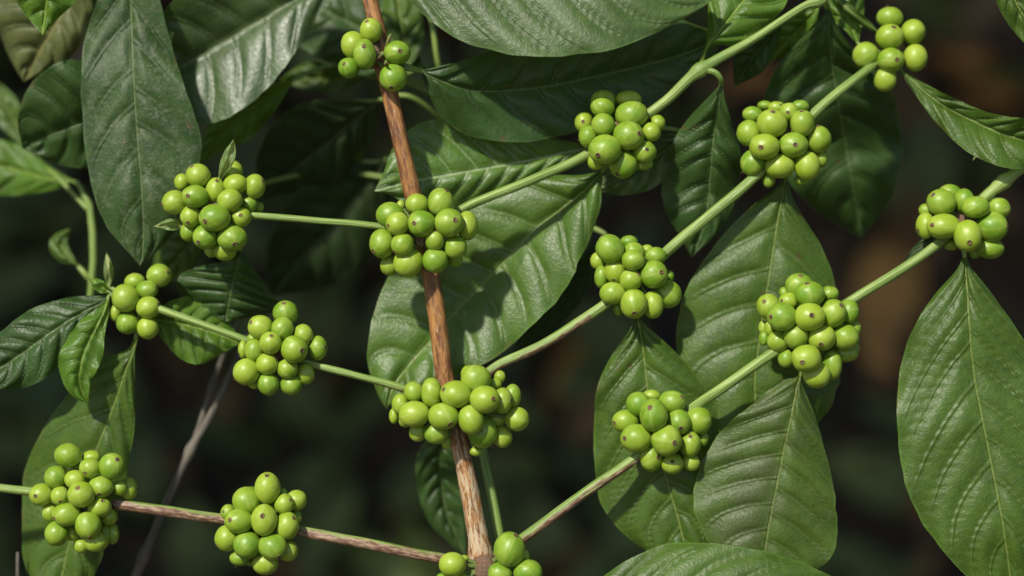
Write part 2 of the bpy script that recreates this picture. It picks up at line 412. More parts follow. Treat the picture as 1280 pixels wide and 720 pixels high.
def cluster(parent, ox, oy, sc, base, data, label, zc=1.1, core=(0, 0)):
    B = []
    for e in data:
        x, y, rx, ry, z = e[:5]
        tip = e[5:7] if len(e) >= 7 else None
        B.append(dict(x=ox + x / sc, y=oy + y / sc, rx=rx / sc, ry=ry / sc, z=base + z * .50, tip=(ox + tip[0] / sc, oy + tip[1] / sc) if tip else None))
    pc = PX * 100
    for it in range(60):                    # settle in depth only, keeping front and back, until they touch rather than overlap
        for i in range(len(B)):
            for j in range(i + 1, len(B)):
                p, q = B[i], B[j]
                dx, dy = (p['x'] - q['x']), (p['y'] - q['y'])
                l = math.hypot(dx, dy)
                if l < 1e-3: ca, sa = 1, 0
                else: ca, sa = dx / l, dy / l
                R = (math.hypot(p['rx'] * ca, p['ry'] * sa) + math.hypot(q['rx'] * ca, q['ry'] * sa)) * .94
                if l >= R: continue
                need = math.sqrt(R * R - l * l) * pc * .92; dz = q['z'] - p['z']
                if abs(dz) < need:
                    m = (need - abs(dz)) * .25; s = 1 if dz >= 0 else -1
                    p['z'] -= s * m * .6; q['z'] += s * m
    cx = sum(b['x'] for b in B) / len(B); cy = sum(b['y'] for b in B) / len(B); zc = base + .65
    ctr = P(cx, cy, zc)
    # stalk mesh of the cluster: node knob, its brown also standing in for shade in the gaps, and short stalks
    v = []; f = []
    def stick(p0, p1, r0, r1, seg=6, n=3):
        t = (p1 - p0).normalized(); a = t.cross(Vector((.3, .2, .9))).normalized(); b = t.cross(a); s0 = len(v)
        for k in range(n):
            c = p0.lerp(p1, k / (n - 1)); r = r0 + (r1 - r0) * k / (n - 1)
            for j in range(seg): v.append(c + (a * math.cos(math.tau * j / seg) + b * math.sin(math.tau * j / seg)) * r)
        for k in range(n - 1):
            for j in range(seg): f.append((s0 + k * seg + j, s0 + k * seg + (j + 1) % seg, s0 + (k + 1) * seg + (j + 1) % seg, s0 + (k + 1) * seg + j))
    for b in B:
        w = P(b['x'], b['y'], b['z'])
        foot = ctr + (w - ctr) * .12
        stick(foot, w, .0011, .0008)
    nst = len(v); K1, K2 = 9, 14; s0 = len(v)
    for a in range(K1 + 1):
        th = math.pi * a / K1
        for b2 in range(K2):
            ph = math.tau * b2 / K2; q = Vector((math.sin(th) * math.cos(ph), math.sin(th) * math.sin(ph), math.cos(th)))
            v.append(ctr + q * .0052 * (1 + .45 * noise.noise(q * 2.3 + ctr * 60)))
    for a in range(K1):
        for b2 in range(K2): f.append((s0 + a * K2 + b2, s0 + (a + 1) * K2 + b2, s0 + (a + 1) * K2 + (b2 + 1) % K2, s0 + a * K2 + (b2 + 1) % K2))
    me = mesh('berry_cluster', v, f)
    me.uv_layers.new(name='bark'); at = me.attributes.new('age', 'FLOAT', 'POINT'); at.data.foreach_set('value', [.1] * nst + [.9] * (len(v) - nst))
    co = link('berry_cluster', me, [GREEN], parent); co['label'] = label
    WORLD[co.name] = Matrix.Identity(4)
    for b in B:
        rz = math.sqrt(b['rx'] * b['ry'])
        if b['tip']:
            tx, ty = (b['tip'][0] - b['x']) / b['rx'], -(b['tip'][1] - b['y']) / b['ry']
            l = math.hypot(tx, ty)
            if l > .93: tx, ty = tx * .93 / l, ty * .93 / l
            ax = (tx, ty, math.sqrt(max(.02, 1 - tx * tx - ty * ty)))
        else:                                # points away from the node and out of sight
            vx, vy = b['x'] - cx, -(b['y'] - cy); l = math.hypot(vx, vy) + 1e-4
            ax = (vx / l + random.uniform(-.3, .3), vy / l - .25, random.uniform(-.35, .1))
        me = berry_mesh(b['rx'] * PX * 1.055, b['ry'] * PX * 1.055, rz * PX * 1.055, ax, 0, random.random() < .16)
        w = P(b['x'], b['y'], b['z'])
        o = link('berry', me, [BM, SCAR]); o.parent = co; o.location = w
        o.matrix_parent_inverse = Matrix.Identity(4)
        LOCAL.append((o, co, w))
    return co
LOCAL = []
# ================================================================== THE COFFEE PLANT
plant = thing('coffee_plant', (.02, .03, 0), 'brown stemmed coffee plant in front, with clusters of unripe green berries along its branches', 'coffee plant')
stem = tube('stem', [(452, -230, 1.0, 8.5), (448, -120, .9, 9), (456, -30, .8, 9.5), (470, 30, .7, 10), (478, 72, .6, 10.5), (497, 160, .5, 10.5), (516, 243, .6, 11), (530, 300, .7, 11),
     (545, 385, .7, 11.5), (556, 470, .7, 11.5), (572, 545, .7, 11.5), (587, 615, .7, 12), (600, 690, .7, 13), (606, 760, .8, 13), (615, 900, 1., 14), (628, 1200, 1.6, 15),
     (640, 1800, 3.5, 17), (650, 2600, 7., 20), (655, 3350, 11., 24)], BARK, plant, n=260, seg=20, wob=.05,
     age=lambda x, y: max(0., min(1., (y - 480) / 120)), bumps=((480, 78, .28, 16), (530, 292, .25, 22), (572, 510, .2, 22), (602, 698, .3, 18), (450, -100, .25, 18)))
stem['label'] = 'reddish brown woody stem with flaking pale bark'
def br(pts, age, bumps, label):
    o = tube('branch', pts, GREEN, plant, n=120, seg=14, age=age, bumps=[(x, y, .5, 9) for x, y in bumps], wob=.04); o['label'] = label; return o
br([(528, 294, .8, 4.6), (475, 283, .5, 4.3), (400, 276, .35, 4.2), (325, 270, .35, 4.4), (285, 268, .6, 4.2), (262, 266, .9, 3)], None, [(275, 268)], 'thin green branch to the upper left berry cluster')
br([(535, 292, .9, 5), (580, 260, .3, 5.6), (660, 227, .4, 6), (735, 193, .8, 6.2), (775, 165, 1.1, 6), (830, 128, 1., 6.3), (873, 89, .8, 6.8), (940, 50, .9, 5.5), (1005, 8, 1.0, 5.), (1030, -2, 1.2, 5), (1060, -50, 1.6, 4.6), (1090, -120, 2.4, 4)],
   None, [(775, 165), (875, 88), (1022, 2)], 'green branch rising to the upper right past two nodes')
br([(566, 512, .9, 5), (505, 486, .4, 4.8), (440, 468, .4, 4.6), (390, 455, .7, 4.6), (345, 438, .9, 4.6), (300, 422, .8, 4.6), (210, 390, 1.0, 4.8), (170, 375, 1.6, 4.6), (140, 362, 2.0, 3)],
   lambda x, y: .30 if x > 470 else 0., [(350, 440), (172, 375)], 'green branch to the left with two berry clusters')
br([(578, 512, 1., 6), (612, 464, .5, 6), (680, 430, .6, 6.3), (757, 380, .8, 6.6), (800, 345, 1.2, 6.4), (850, 300, .9, 6.8), (945, 220, 1.0, 6.6), (985, 175, 1.5, 6.2), (1030, 130, 1.6, 6), (1085, 86, 2.2, 5.4), (1112, 62, 3.0, 5), (1128, 45, 3.4, 3)],
   lambda x, y: .46 if x < 740 else 0., [(800, 345), (982, 175), (1112, 60)], 'green and brown branch rising to the upper right with three berry clusters')
br([(602, 704, 1., 7), (545, 697, .5, 6.8), (460, 680, .4, 6.8), (390, 667, .7, 6.9), (330, 655, 1., 6.8), (270, 648, .8, 6.8), (200, 638, .5, 7), (145, 630, .6, 6.8), (100, 622, .9, 6.2), (45, 615, .6, 5.5), (-10, 609, .6, 5.3), (-120, 598, 1., 5)],
   lambda x, y: .75 if x > 140 else (.15 if x > 100 else 0.), [(328, 655), (105, 622)], 'brown barked branch to the lower left with two berry clusters')
br([(604, 704, 1., 6.6), (655, 672, .4, 6.6), (730, 617, .2, 6.6), (795, 572, .4, 6.4), (830, 540, .9, 6.4), (870, 507, .6, 6.6), (900, 487, .2, 6.6), (970, 438, .2, 6.6), (1010, 410, .7, 6.4), (1065, 375, .5, 6.2), (1130, 335, .5, 6), (1175, 303, .6, 6), (1205, 275, 1., 6), (1235, 243, .8, 7), (1280, 208, .7, 7), (1340, 165, .8, 6.5), (1430, 100, 1.4, 6)],
   lambda x, y: .52 if x < 800 else 0., [(830, 540), (1012, 410), (1205, 275), (1255, 228)], 'long green branch to the right with three berry clusters')
# laterals of the next node up, above the picture
br([(450, -98, .9, 6), (380, -104, 1.6, 5.6), (300, -108, 2.0, 5.2), (190, -100, 2.2, 5), (90, -98, 2.6, 4.5), (0, -90, 3., 4)], None, [(175, -100), (90, -98)], None)
br([(450, -98, .9, 6), (490, -96, .2, 5.6), (600, -110, .2, 5.2), (720, -140, .4, 4.6)], None, [(480, -95)], None)

CL = []
def cl(*a): CL.append(cluster(plant, *a))
cl(196, 190, 5, -.2, [(158,188,46,52,1.6),(258,147,73,72,.6,228,95),(110,315,74,74,.8,45,330),(240,278,80,68,0,208,277),(368,240,62,75,.8,382,188),(493,202,72,60,.6),(612,215,62,75,1.2,660,185),(470,120,66,62,2.4),(457,303,72,70,.1),(575,325,50,52,1.4),(523,408,66,62,.5,532,398),(362,412,94,84,-.4,316,433),(213,403,62,66,.7,203,440),(200,500,52,58,1.5),(305,530,76,76,0,272,563),(472,540,88,78,.1,497,575),(425,615,70,60,1.4),(345,610,46,48,1.8),(640,345,28,32,2.4)], 'berry cluster at the tip of the upper left branch, with two small pale leaflets')
cl(456, 220, 5, -.9, [(160,245,82,78,.6),(205,298,68,70,0,153,310),(225,185,25,32,1.8),(325,175,70,62,.5),(472,165,78,86,.6,512,92),(355,298,84,80,-.4,316,297),(527,292,88,84,-.4,565,278),(640,310,60,86,.9),(108,422,76,88,.4,60,467),(235,428,66,68,-.2,190,468),(437,400,58,62,-.1,447,348),(565,445,70,72,.5),(155,560,56,60,1.3),(272,540,88,84,.5),(440,528,76,74,.3),(560,520,50,50,1.8)], 'berry cluster wrapped around the middle of the brown stem')
cl(396, 0, 5, -.4, [(340,190,66,72,.6,318,145),(228,280,72,82,.6),(298,340,68,92,0,300,300),(200,425,64,62,.4,177,407),(503,330,80,72,0,522,328),(478,485,84,82,.1,470,548)], 'sparse cluster of six berries at the top of the brown stem')
cl(100, 300, 5, 1.2, [(343,262,64,52,1.),(495,222,76,70,.8,555,200),(420,310,66,54,.6,488,295),(285,362,82,86,0),(428,422,72,68,.1,495,400),(225,455,36,55,1.4),(297,520,68,66,.5),(424,550,66,68,.4)], 'small loose berry cluster at the far left')
cl(280, 366, 5, 0, [(385,125,76,72,.8,380,70),(228,215,75,75,.5,178,185),(365,222,66,66,.2),(495,265,60,65,.5,540,300),(292,313,68,66,-.2,302,272),(440,353,80,84,-.4,490,358),(585,345,58,75,1.,635,340),(190,360,58,70,.4),(120,355,30,55,1.2,100,380),(270,445,66,66,0,330,410),(395,475,64,60,.3),(140,493,80,80,.3),(278,570,66,68,.4),(420,575,66,62,.8),(510,505,55,66,1.2),(190,560,40,40,1.6),(180,285,35,30,1.6)], 'berry cluster on the left branch against dark background')
cl(480, 440, 5.144, -.9, [(190,255,60,64,.5),(306,262,62,90,.3),(105,335,52,66,.8),(65,410,30,50,1.4),(195,400,92,80,0),(135,440,40,45,.9,115,435),(382,413,95,82,-.4,425,455),(462,272,94,84,-.3,390,240),(590,172,92,82,.2),(545,145,50,56,.8),(648,305,90,84,-.5,698,297),(560,435,76,90,-.1),(762,312,60,80,.3,815,310),(828,280,50,72,.9),(715,205,40,34,1.3),(635,515,90,100,.4),(335,520,74,70,.5),(220,515,55,58,1.2),(720,430,60,50,1.2),(855,430,74,74,1.3),(760,545,62,68,1.),(590,640,40,30,1.8),(400,580,30,40,1.8),(745,160,35,40,2.2)], 'widest berry cluster, wrapped around the lower part of the brown stem')
cl(32, 550, 5, -.1, [(265,95,80,70,.6),(412,112,58,46,1.),(290,172,58,48,.6,293,185),(402,175,64,62,0,383,200),(540,165,80,80,.1,580,120),(188,232,66,70,.4),(310,248,64,58,0),(100,342,72,68,.5,80,342),(216,348,56,58,.1,227,378),(348,340,82,78,-.4,340,295),(472,292,78,66,-.1,470,330),(590,300,45,48,.9),(645,305,50,70,1.4),(155,452,48,58,.9),(258,465,84,72,-.1,196,483),(462,420,74,64,.2,490,378),(520,480,50,52,.8),(392,533,78,80,-.2,410,597),(195,585,72,74,.5),(290,580,50,46,.9,265,595),(350,660,50,45,1.3),(440,635,72,62,.7),(545,585,38,62,1.4),(495,590,35,60,1.)], 'berry cluster at the lower left in front of a long hanging leaf')
cl(256, 580, 5.293, -.1, [(415,160,82,98,.2,418,78),(275,245,88,88,.3),(305,190,50,40,1.2),(155,320,48,52,1.,128,310),(225,378,90,78,-.2,180,362),(393,372,82,100,-.4,393,335),(425,310,50,56,.5),(525,265,62,66,.5,567,235),(605,240,66,66,.9),(515,195,30,35,1.5),(545,408,76,88,.1,590,355),(148,490,78,84,.3,85,540),(280,535,86,90,-.2,220,597),(450,545,92,82,-.2,495,600),(550,575,62,66,.6),(235,620,70,52,.6),(400,655,84,72,.3),(300,650,30,25,1.3),(605,350,35,45,1.3)], 'berry cluster on the brown lower left branch at the bottom edge')
cl(540, 630, 8, -.4, [(205,605,130,118,.2),(775,455,150,168,.1,840,305),(930,530,45,75,.9),(960,680,135,120,.3),(680,700,115,110,.2),(100,750,60,58,.5),(285,765,80,75,.4),(320,545,45,34,1.)], 'berry cluster at the foot of the brown stem, cut by the bottom edge')
cl(704, 96, 5, .3, [(253,150,78,66,1.4),(245,190,72,60,1.2),(410,140,78,52,1.4),(427,237,98,82,.5),(130,285,56,65,1.2,122,285),(250,300,70,70,.3),(155,372,56,68,.6),(408,368,92,88,-.2,467,360),(550,345,56,58,.7),(260,455,98,88,-.4,218,492),(375,545,85,86,.2,338,608),(508,470,72,68,.3,517,460),(205,530,50,52,.7),(500,545,60,38,1.),(590,290,45,50,1.3)], 'half shaded berry cluster under the big upper leaf')
cl(730, 276, 5, .4, [(162,175,84,84,.2),(282,132,54,40,1.),(90,250,48,55,1.2),(310,200,68,62,.5),(308,245,70,64,.1,372,215),(395,180,36,30,1.),(447,220,66,55,.5),(195,312,64,76,.2,182,368),(108,350,40,70,.8),(293,370,68,66,-.3,337,337),(437,335,84,84,-.2,477,322),(180,453,80,66,0),(312,518,82,90,-.3,310,575),(430,525,64,82,.2),(525,458,82,82,.5),(215,545,30,45,1.2),(535,345,25,35,1.6)], 'berry cluster to the right of the big glossy middle leaf')
cl(908, 110, 5, .7, [(165,165,62,48,.9),(138,282,70,82,.4),(285,222,92,86,0,282,158),(312,122,54,38,.9,335,108),(390,152,62,58,.4,376,158),(460,115,55,38,.9),(475,220,72,78,.1,465,155),(577,320,76,82,.4,570,242),(238,367,92,80,-.3,207,375),(418,357,90,78,-.4,418,360),(165,468,74,80,.3),(333,488,90,74,.1),(505,488,78,90,.2),(595,440,38,55,1.1),(265,570,40,50,1.2),(465,580,45,30,1.2),(240,110,45,30,1.7)], 'round berry cluster in the upper right above a hanging leaf')
cl(1040, 0, 5, 2.4, [(360,110,82,66,.8),(360,230,86,76,.1,373,180),(508,198,74,76,.5),(210,345,78,80,.2),(367,375,84,74,-.2,390,380),(520,362,74,86,.3,590,370),(332,495,72,74,.3)], 'loose cluster of seven berries at the top right')
cl(1136, 200, 5, .4, [(258,205,68,50,.9),(203,265,88,80,.1,145,222),(345,255,62,72,.5),(418,295,82,66,0),(562,305,68,66,.7),(105,315,42,42,1.),(105,410,58,80,.4,55,440),(218,415,100,76,-.1,140,408),(368,475,84,96,-.4,360,515),(520,418,94,90,.1,600,415),(505,552,84,62,.4),(265,530,48,34,1.),(415,580,40,35,1.2)], 'berry cluster at the far right above a large hanging leaf')
cl(936, 340, 5, -.2, [(315,85,86,75,.6,315,25),(380,138,92,76,.2,360,75),(220,130,30,35,1.4),(250,185,60,55,.6,205,178),(505,135,56,46,.8,505,163),(122,215,70,76,.4,90,185),(207,280,88,86,0,135,280),(380,280,94,84,-.4,380,270),(525,260,80,86,0,563,212),(625,250,60,76,.5),(293,398,74,76,-.2,315,352),(455,408,86,82,-.4,440,448),(605,408,80,76,.2),(185,432,68,64,.2),(130,350,30,48,1.,150,350),(90,345,28,42,1.3),(95,415,30,45,1.),(235,540,50,55,.7),(360,540,90,82,-.1,325,560),(520,580,60,90,.6),(425,645,84,78,.3),(600,508,80,54,.7),(660,350,40,50,1.2),(660,470,30,45,1.2)], 'dense berry cluster at right in front of a large leaf')
cl(756, 470, 5, .1, [(212,175,74,72,.3),(293,122,52,34,1.),(420,165,84,72,.3,475,130),(130,282,82,70,.3,60,290),(305,245,84,98,-.3,278,197),(198,388,94,86,0,125,385),(462,288,74,76,0,468,320),(582,278,82,86,.3),(385,402,90,94,-.4,425,410),(290,505,70,90,0,327,500),(532,425,64,78,.3,530,375),(422,548,68,62,.3,418,530),(538,540,54,52,.8),(612,390,35,48,1.1)], 'berry cluster at lower right in front of two overlapping leaves')

# ---- leaves of the plant: (x, y, plus width, minus width)
L = lambda *a, **k: leaf(plant, *a, **k)
L('dusty', [(160,-92,2,2),(160,-45,25,28),(163,0,36,42),(165,50,47,60),(167,100,60,66),(170,150,74,66),(173,190,79,66),(177,240,66,60),(179,285,43,44),(178,315,16,20),(175,333,0,0)], [2.6,2.2,1.6,1.6,2.2], tp=.15, tm=.10, nv=8, a=.09, b=.10, label='long dark leaf dusted with pale specks', pet=[(172,-100,2.2)])
L('sheen', [(440,-44,2,2),(405,-22,22,40),(368,0,40,62),(320,28,68,78),(270,58,83,80),(225,85,80,62),(190,108,50,40),(165,125,0,0)], [4.2,4.5,4.7], tp=-.40, tm=-.5, nv=7, a=.05, b=.10, label='broad leaf with a shiny lower half', pet=[(448,-98,1.),(446,-70,1.8)])
L('fresh_sunlit', [(66,-70,2,2),(61,-30,35,35),(58,0,34,38),(56,20,18,25),(53,44,0,0)], [1.6,1.0,1.4], tp=.3, tm=.3, nv=6, pet=[(90,-98,2.6),(75,-85,2.)])
L('olive', [(112,-70,2,2),(95,-20,30,60),(75,20,40,80),(52,60,35,62),(38,85,15,30),(29,102,0,0)], [3.4,4.6,5.5], nv=7, pet=[(110,-99,2.6)])
L('deep', [(190,112,2,2),(150,132,48,58),(110,150,62,80),(70,166,46,72),(42,178,22,42),(28,186,0,0)], [3.4,3.8,4.4], tp=.6, tm=-.5, nv=7, pet=[(215,40,3.2),(200,95,3.2)])
L('deep', [(140,371,1.5,1.5),(119,382,8,14),(90,398,25,28),(60,418,38,38),(30,440,42,38),(0,460,32,32),(-40,485,0,0)], [1.8,1.2,1.4], tm=.25, nv=8, pet=[(162,372,1.8)])
L('fresh_sunlit', [(137,370,1,1),(130,388,7,8),(120,408,13,20),(108,432,23,25),(101,455,22,29),(98,475,16,20),(103,492,9,11),(111,504,0,0)], [1.6,.9,.7,1.], tp=.2, tm=.1, nv=9, bulge=.5, a=.06, b=.05, label='small bright young leaf', pet=[(160,370,1.8)])
L('bract', [(136,358,1.2,1.2),(136,345,6,6),(135,330,5,5),(133,315,0,0)], [1.9,1.7,1.9], nv=5, bulge=.3, nu=40, hw=6, name='bud_leaf', pet=[(158,368,1.8)])
L('fresh_sunlit', [(138,365,1.2,1.2),(128,359,8,7),(118,352,6,5),(111,348,0,0)], [1.8,1.6,1.8], nv=5, bulge=.3, nu=40, hw=6, name='bud_leaf', pet=[(158,370,1.8)])
L('bract', [(275,223,2,2),(282,208,8,7),(289,190,8,6),(292,174,0,0)], [.5,-.1,-.2], nv=5, bulge=.4, nu=40, hw=6, name='bud_leaf', label='small pale leaflet standing on the cluster', pet=[(272,250,.6)])
L('bract', [(231,284,2,2),(218,280,8,7),(205,281,6,5),(192,283,0,0)], [.6,.4,.5], nv=5, bulge=.4, nu=40, hw=6, name='bud_leaf', pet=[(252,280,.7)])
L('mid', [(170,424,1.5,1.5),(166,440,3,8),(158,460,11,30),(148,490,22,50),(135,525,35,62),(118,568,45,72),(103,615,50,76),(90,665,46,64),(78,715,38,48),(70,765,0,0)], [1.6,2.2,3.0,3.2], tp=-.1, tm=.45, nv=8, label='long dull leaf hanging behind the lower left berries', pet=[(175,385,1.8),(172,405,1.6)])
L('deep', [(300,314,1.5,1.5),(297,330,20,18),(292,350,45,55),(287,370,66,68),(284,388,46,42),(282,402,0,0)], [1.0,2.0,2.8], tp=.4, tm=.3, nv=7, a=.05, b=.05, pet=[(288,285,.8),(298,300,.9)])
L('fresh_sunlit', [(184,398,1,1),(212,402,28,28),(240,408,36,44),(268,416,28,40),(288,424,12,18),(300,430,0,0)], [2.2,2.7,3.0], tp=.3, tm=-.3, nv=7, pet=[(178,380,2.)])
# upper middle
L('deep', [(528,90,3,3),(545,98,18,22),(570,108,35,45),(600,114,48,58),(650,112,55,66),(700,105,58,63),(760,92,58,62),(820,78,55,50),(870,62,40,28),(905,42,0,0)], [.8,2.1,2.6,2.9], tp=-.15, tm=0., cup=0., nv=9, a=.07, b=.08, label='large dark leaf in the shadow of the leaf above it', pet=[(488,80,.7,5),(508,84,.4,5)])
L('pale', [(478,-58,2,2),(520,-42,20,42),(580,-30,50,77),(650,-22,60,91),(720,-18,60,87),(790,-14,50,70),(850,-9,30,37),(900,-6,0,0)], [.2,-.7,-1.1,-.3], tm=-.28, tp=.25, nv=8, a=.14, b=.10, bulge=1.1, label='broad greyish leaf crossing the top edge', pet=[(482,-96,.5)])
L('fresh_sunlit', [(877,77,1.5,1.5),(886,55,4,4),(900,38,20,28),(920,12,40,42),(945,-20,50,45),(970,-55,35,30),(990,-88,0,0)], [.9,1.3,2.0], tp=.2, tm=.3, nv=7, pet=[(874,89,.9)])
L('deep', [(901,106,1.5,1.5),(898,125,9,14),(894,155,22,36),(890,190,36,53),(887,225,38,59),(884,260,30,56),(877,290,17,40),(864,322,0,0)], [.9,1.8,2.8,3.2], tp=.25, tm=.15, nv=8, label='blue green leaf hanging from a curved stalk', pet=[(875,88,.9,4),(893,90,.6,4),(901,99,.7,3.5)])
L('deep', [(1036,12,1.5,1.5),(1037,40,14,30),(1040,80,40,72),(1046,120,68,96),(1054,165,72,92),(1062,210,66,80),(1069,250,48,54),(1074,280,20,24),(1076,298,0,0)], [2.0,4.0,6.0,8.0], tp=.3, tm=.15, nv=8, pet=[(1024,0,1.3),(1032,2,1.5)])
L('fresh_sunlit', [(1072,54,1,1),(1066,38,8,12),(1058,18,18,24),(1050,-5,22,26),(1040,-45,0,0)], [2.8,3.0,3.4], tp=.2, tm=.2, nv=6, pet=[(1090,70,2.8)])
L('mid', [(1099,42,1,1),(1085,31,5,5),(1068,18,7,6),(1050,2,6,6),(1034,-16,0,0)], [2.6,2.0,2.4], tp=1.2, tm=1.2, nv=6, bulge=.4, pet=[(1112,58,3.)])
L('deep', [(978,28,1,1),(955,55,16,17),(935,80,20,19),(918,108,0,0)], [3.0,3.6,4.2], nv=6, pet=[(1010,6,1.4)])
L('fresh_sunlit', [(1024,8,1,1),(1005,30,18,20),(985,50,20,18),(962,78,0,0)], [3.4,4.0,4.6], nv=6, pet=[(1028,0,1.6)])
L('mid', [(1236,-52,2,2),(1262,-10,14,20),(1280,20,16,22),(1300,58,10,12),(1312,84,0,0)], [.4,.2,.4], nv=7, pet=[(1300,-110,1.),(1250,-90,.7)])
L('mid', [(1127,89,2,2),(1150,110,8,10),(1180,132,14,22),(1215,150,16,36),(1250,166,22,40),(1290,178,26,34),(1325,190,0,0)], [2.6,1.6,.6,.4], tp=-.9, tm=-.5, nv=8, label='folded leaf with a pale rim at the right edge', pet=[(1115,65,3.)])
L('bract', [(1268,209,1.5,1.5),(1255,196,8,8),(1238,188,9,8),(1224,190,5,6),(1216,201,0,0)], [.6,.2,.4], tp=.5, tm=.3, nv=6, bulge=.4, nu=60, hw=7, pet=[(1262,222,.7)])
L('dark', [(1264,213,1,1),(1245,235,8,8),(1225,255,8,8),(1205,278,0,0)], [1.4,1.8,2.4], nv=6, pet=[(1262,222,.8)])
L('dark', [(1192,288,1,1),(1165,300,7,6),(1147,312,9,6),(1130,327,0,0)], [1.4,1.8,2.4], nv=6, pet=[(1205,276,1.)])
L('mid', [(1206,322,3,3),(1207,336,8,11),(1209,365,28,40),(1211,400,50,66),(1214,440,72,86),(1219,480,84,99),(1227,520,90,106),(1236,565,88,111),(1246,615,78,105),(1255,665,60,86),(1262,715,38,52),(1270,762,0,0)], [.6,.2,-.3,-.4,.2], tp=.25, tm=.15, nv=9, a=.15, b=.14, label='large clean green leaf hanging at the right edge', pet=[(1205,290,1.,4.5),(1205,306,.8,4.5)])
L('mid', [(982,226,3,3),(979,240,10,12),(974,265,30,35),(968,300,60,62),(962,340,82,84),(954,385,97,100),(948,430,103,103),(943,475,106,95),(945,520,92,72),(950,560,55,45),(955,602,0,0)], [1.9,2.0,2.1,1.9,1.7], tp=.2, tm=.15, nv=8, a=.06, b=.10, label='large leaf hanging behind the dense right berry cluster', pet=[(982,190,1.4,4.5),(982,212,1.2,4.5)])
L('mid', [(797,396,3,3),(800,412,12,14),(804,440,36,40),(808,475,62,61),(813,515,80,71),(822,560,82,82),(835,605,72,87),(848,650,52,70),(858,690,28,36),(866,718,0,0)], [1.4,1.4,1.5,1.5], tp=.15, tm=.25, nv=9, a=.10, b=.12, label='leaf with a bright midrib below the middle berry cluster', pet=[(798,360,1.),(797,380,.8)])
L('stain', [(1000,470,2,2),(996,485,10,25),(990,515,30,50),(981,555,52,80),(972,600,72,98),(963,645,85,98),(957,680,85,78),(953,710,60,46),(950,742,0,0)], [.6,.5,.3,.5], tp=.25, tm=.12, nv=9, a=.08, b=.10, label='leaf with a brown stained midrib', pet=[(1002,440,.8),(1002,458,.6)])
L('mid', [(700,772,2,2),(760,756,36,30),(830,746,64,50),(900,743,63,50),(970,746,52,45),(1040,753,30,25),(1092,766,0,0)], [.2,-.6,-.8,-.2], tp=.5, tm=.1, nv=7, a=.12, b=.12, label='leaf edge rising over the bottom of the picture', pet=[(612,800,.9),(650,790,.4)])
L('gloss', [(752,216,2.5,2.5),(740,228,16,14),(728,240,32,28),(700,262,56,50),(672,283,72,66),(636,320,82,84),(600,359,80,96),(560,400,74,94),(525,440,50,76),(500,470,30,50),(488,492,12,20),(483,512,0,0)], [2.0,2.6,2.8,2.6,2.2], tp=-.36, tm=.06, nv=9, a=.03, b=.07, bulge=1.2, label='big glossy leaf behind the middle of the stem', pet=[(768,180,1.2,4),(760,203,1.1,4)])
L('veiny', [(735,185,2,2),(700,192,18,20),(660,201,32,42),(620,208,42,58),(580,215,45,67),(540,222,40,70),(505,229,28,50),(485,234,10,20),(468,239,0,0)], [3.2,3.0,2.5,2.2], tp=.4, tm=0., nv=10, a=.10, b=.10, label='leaf with pale side veins behind the stem', pet=[(770,170,1.3),(752,178,1.6)])
L('pale', [(858,166,1,1),(828,190,24,24),(800,210,30,30),(770,226,20,18),(740,238,0,0)], [2.6,2.9,3.1], nv=7, pet=[(790,160,1.8),(830,160,2.4)])

# ---- a second plant in the shade behind
back = thing('coffee_plant', (-.01, .10, 0), 'shaded coffee plant with dark leaves and a thin green stem, standing behind the brown stem', 'coffee plant')
s2 = tube('stem', [(540, 60, 8., 4), (565, 200, 7.2, 4.5), (580, 400, 6.2, 5), (600, 540, 4.2, 5.5), (606, 575, 2.6, 5.8), (616, 625, 2.1, 6.), (627, 680, 2.0, 6.2), (640, 760, 2.8, 6), (660, 1000, 6., 7), (690, 1700, 9., 9), (700, 3300, 17., 13)], GREEN, back, n=120, seg=12)
B2 = lambda *a, **k: leaf(back, *a, **k)
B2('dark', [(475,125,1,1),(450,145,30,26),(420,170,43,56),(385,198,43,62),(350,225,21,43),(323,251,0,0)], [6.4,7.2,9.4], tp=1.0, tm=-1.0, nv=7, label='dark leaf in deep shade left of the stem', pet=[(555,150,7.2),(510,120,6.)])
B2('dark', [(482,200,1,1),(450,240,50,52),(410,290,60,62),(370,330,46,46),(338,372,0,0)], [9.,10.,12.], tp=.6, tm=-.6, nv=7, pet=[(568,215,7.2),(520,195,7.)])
B2('deep', [(527,82,1,1),(490,56,45,40),(440,30,55,46),(390,5,50,40),(328,-32,0,0)], [6.5,7.5,8.5], nv=7, pet=[(545,90,7.8)])
B2('mid', [(458,95,1,1),(420,99,16,16),(385,97,16,20),(348,101,0,0)], [8.,8.5,9.], nv=6, pet=[(548,120,7.6),(500,100,8.)])
B2('fresh_sunlit', [(366,100,1,1),(330,125,20,16),(290,155,28,22),(262,185,12,16),(246,208,0,0)], [6.2,6.6,7.2], nv=6, pet=[(548,110,7.6),(450,80,8.5),(400,85,7.)])
B2('mid', [(500,95,1,1),(505,60,22,22),(500,20,26,26),(490,-30,0,0)], [6.0,6.5,7.], nv=6, pet=[(545,88,7.8),(520,88,6.4)])
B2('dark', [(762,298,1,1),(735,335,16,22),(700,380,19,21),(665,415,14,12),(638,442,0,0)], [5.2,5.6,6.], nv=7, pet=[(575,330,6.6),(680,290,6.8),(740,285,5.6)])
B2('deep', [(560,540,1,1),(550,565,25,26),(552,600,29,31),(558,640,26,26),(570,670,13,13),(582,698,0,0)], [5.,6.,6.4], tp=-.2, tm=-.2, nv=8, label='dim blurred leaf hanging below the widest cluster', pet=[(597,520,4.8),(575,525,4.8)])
B2('mid', [(268,262,1,1),(242,298,16,22),(215,330,22,27),(186,352,0,0)], [5.6,6.2,6.8], nv=6, pet=[(570,240,7.1),(420,215,9.),(310,235,6.6)])

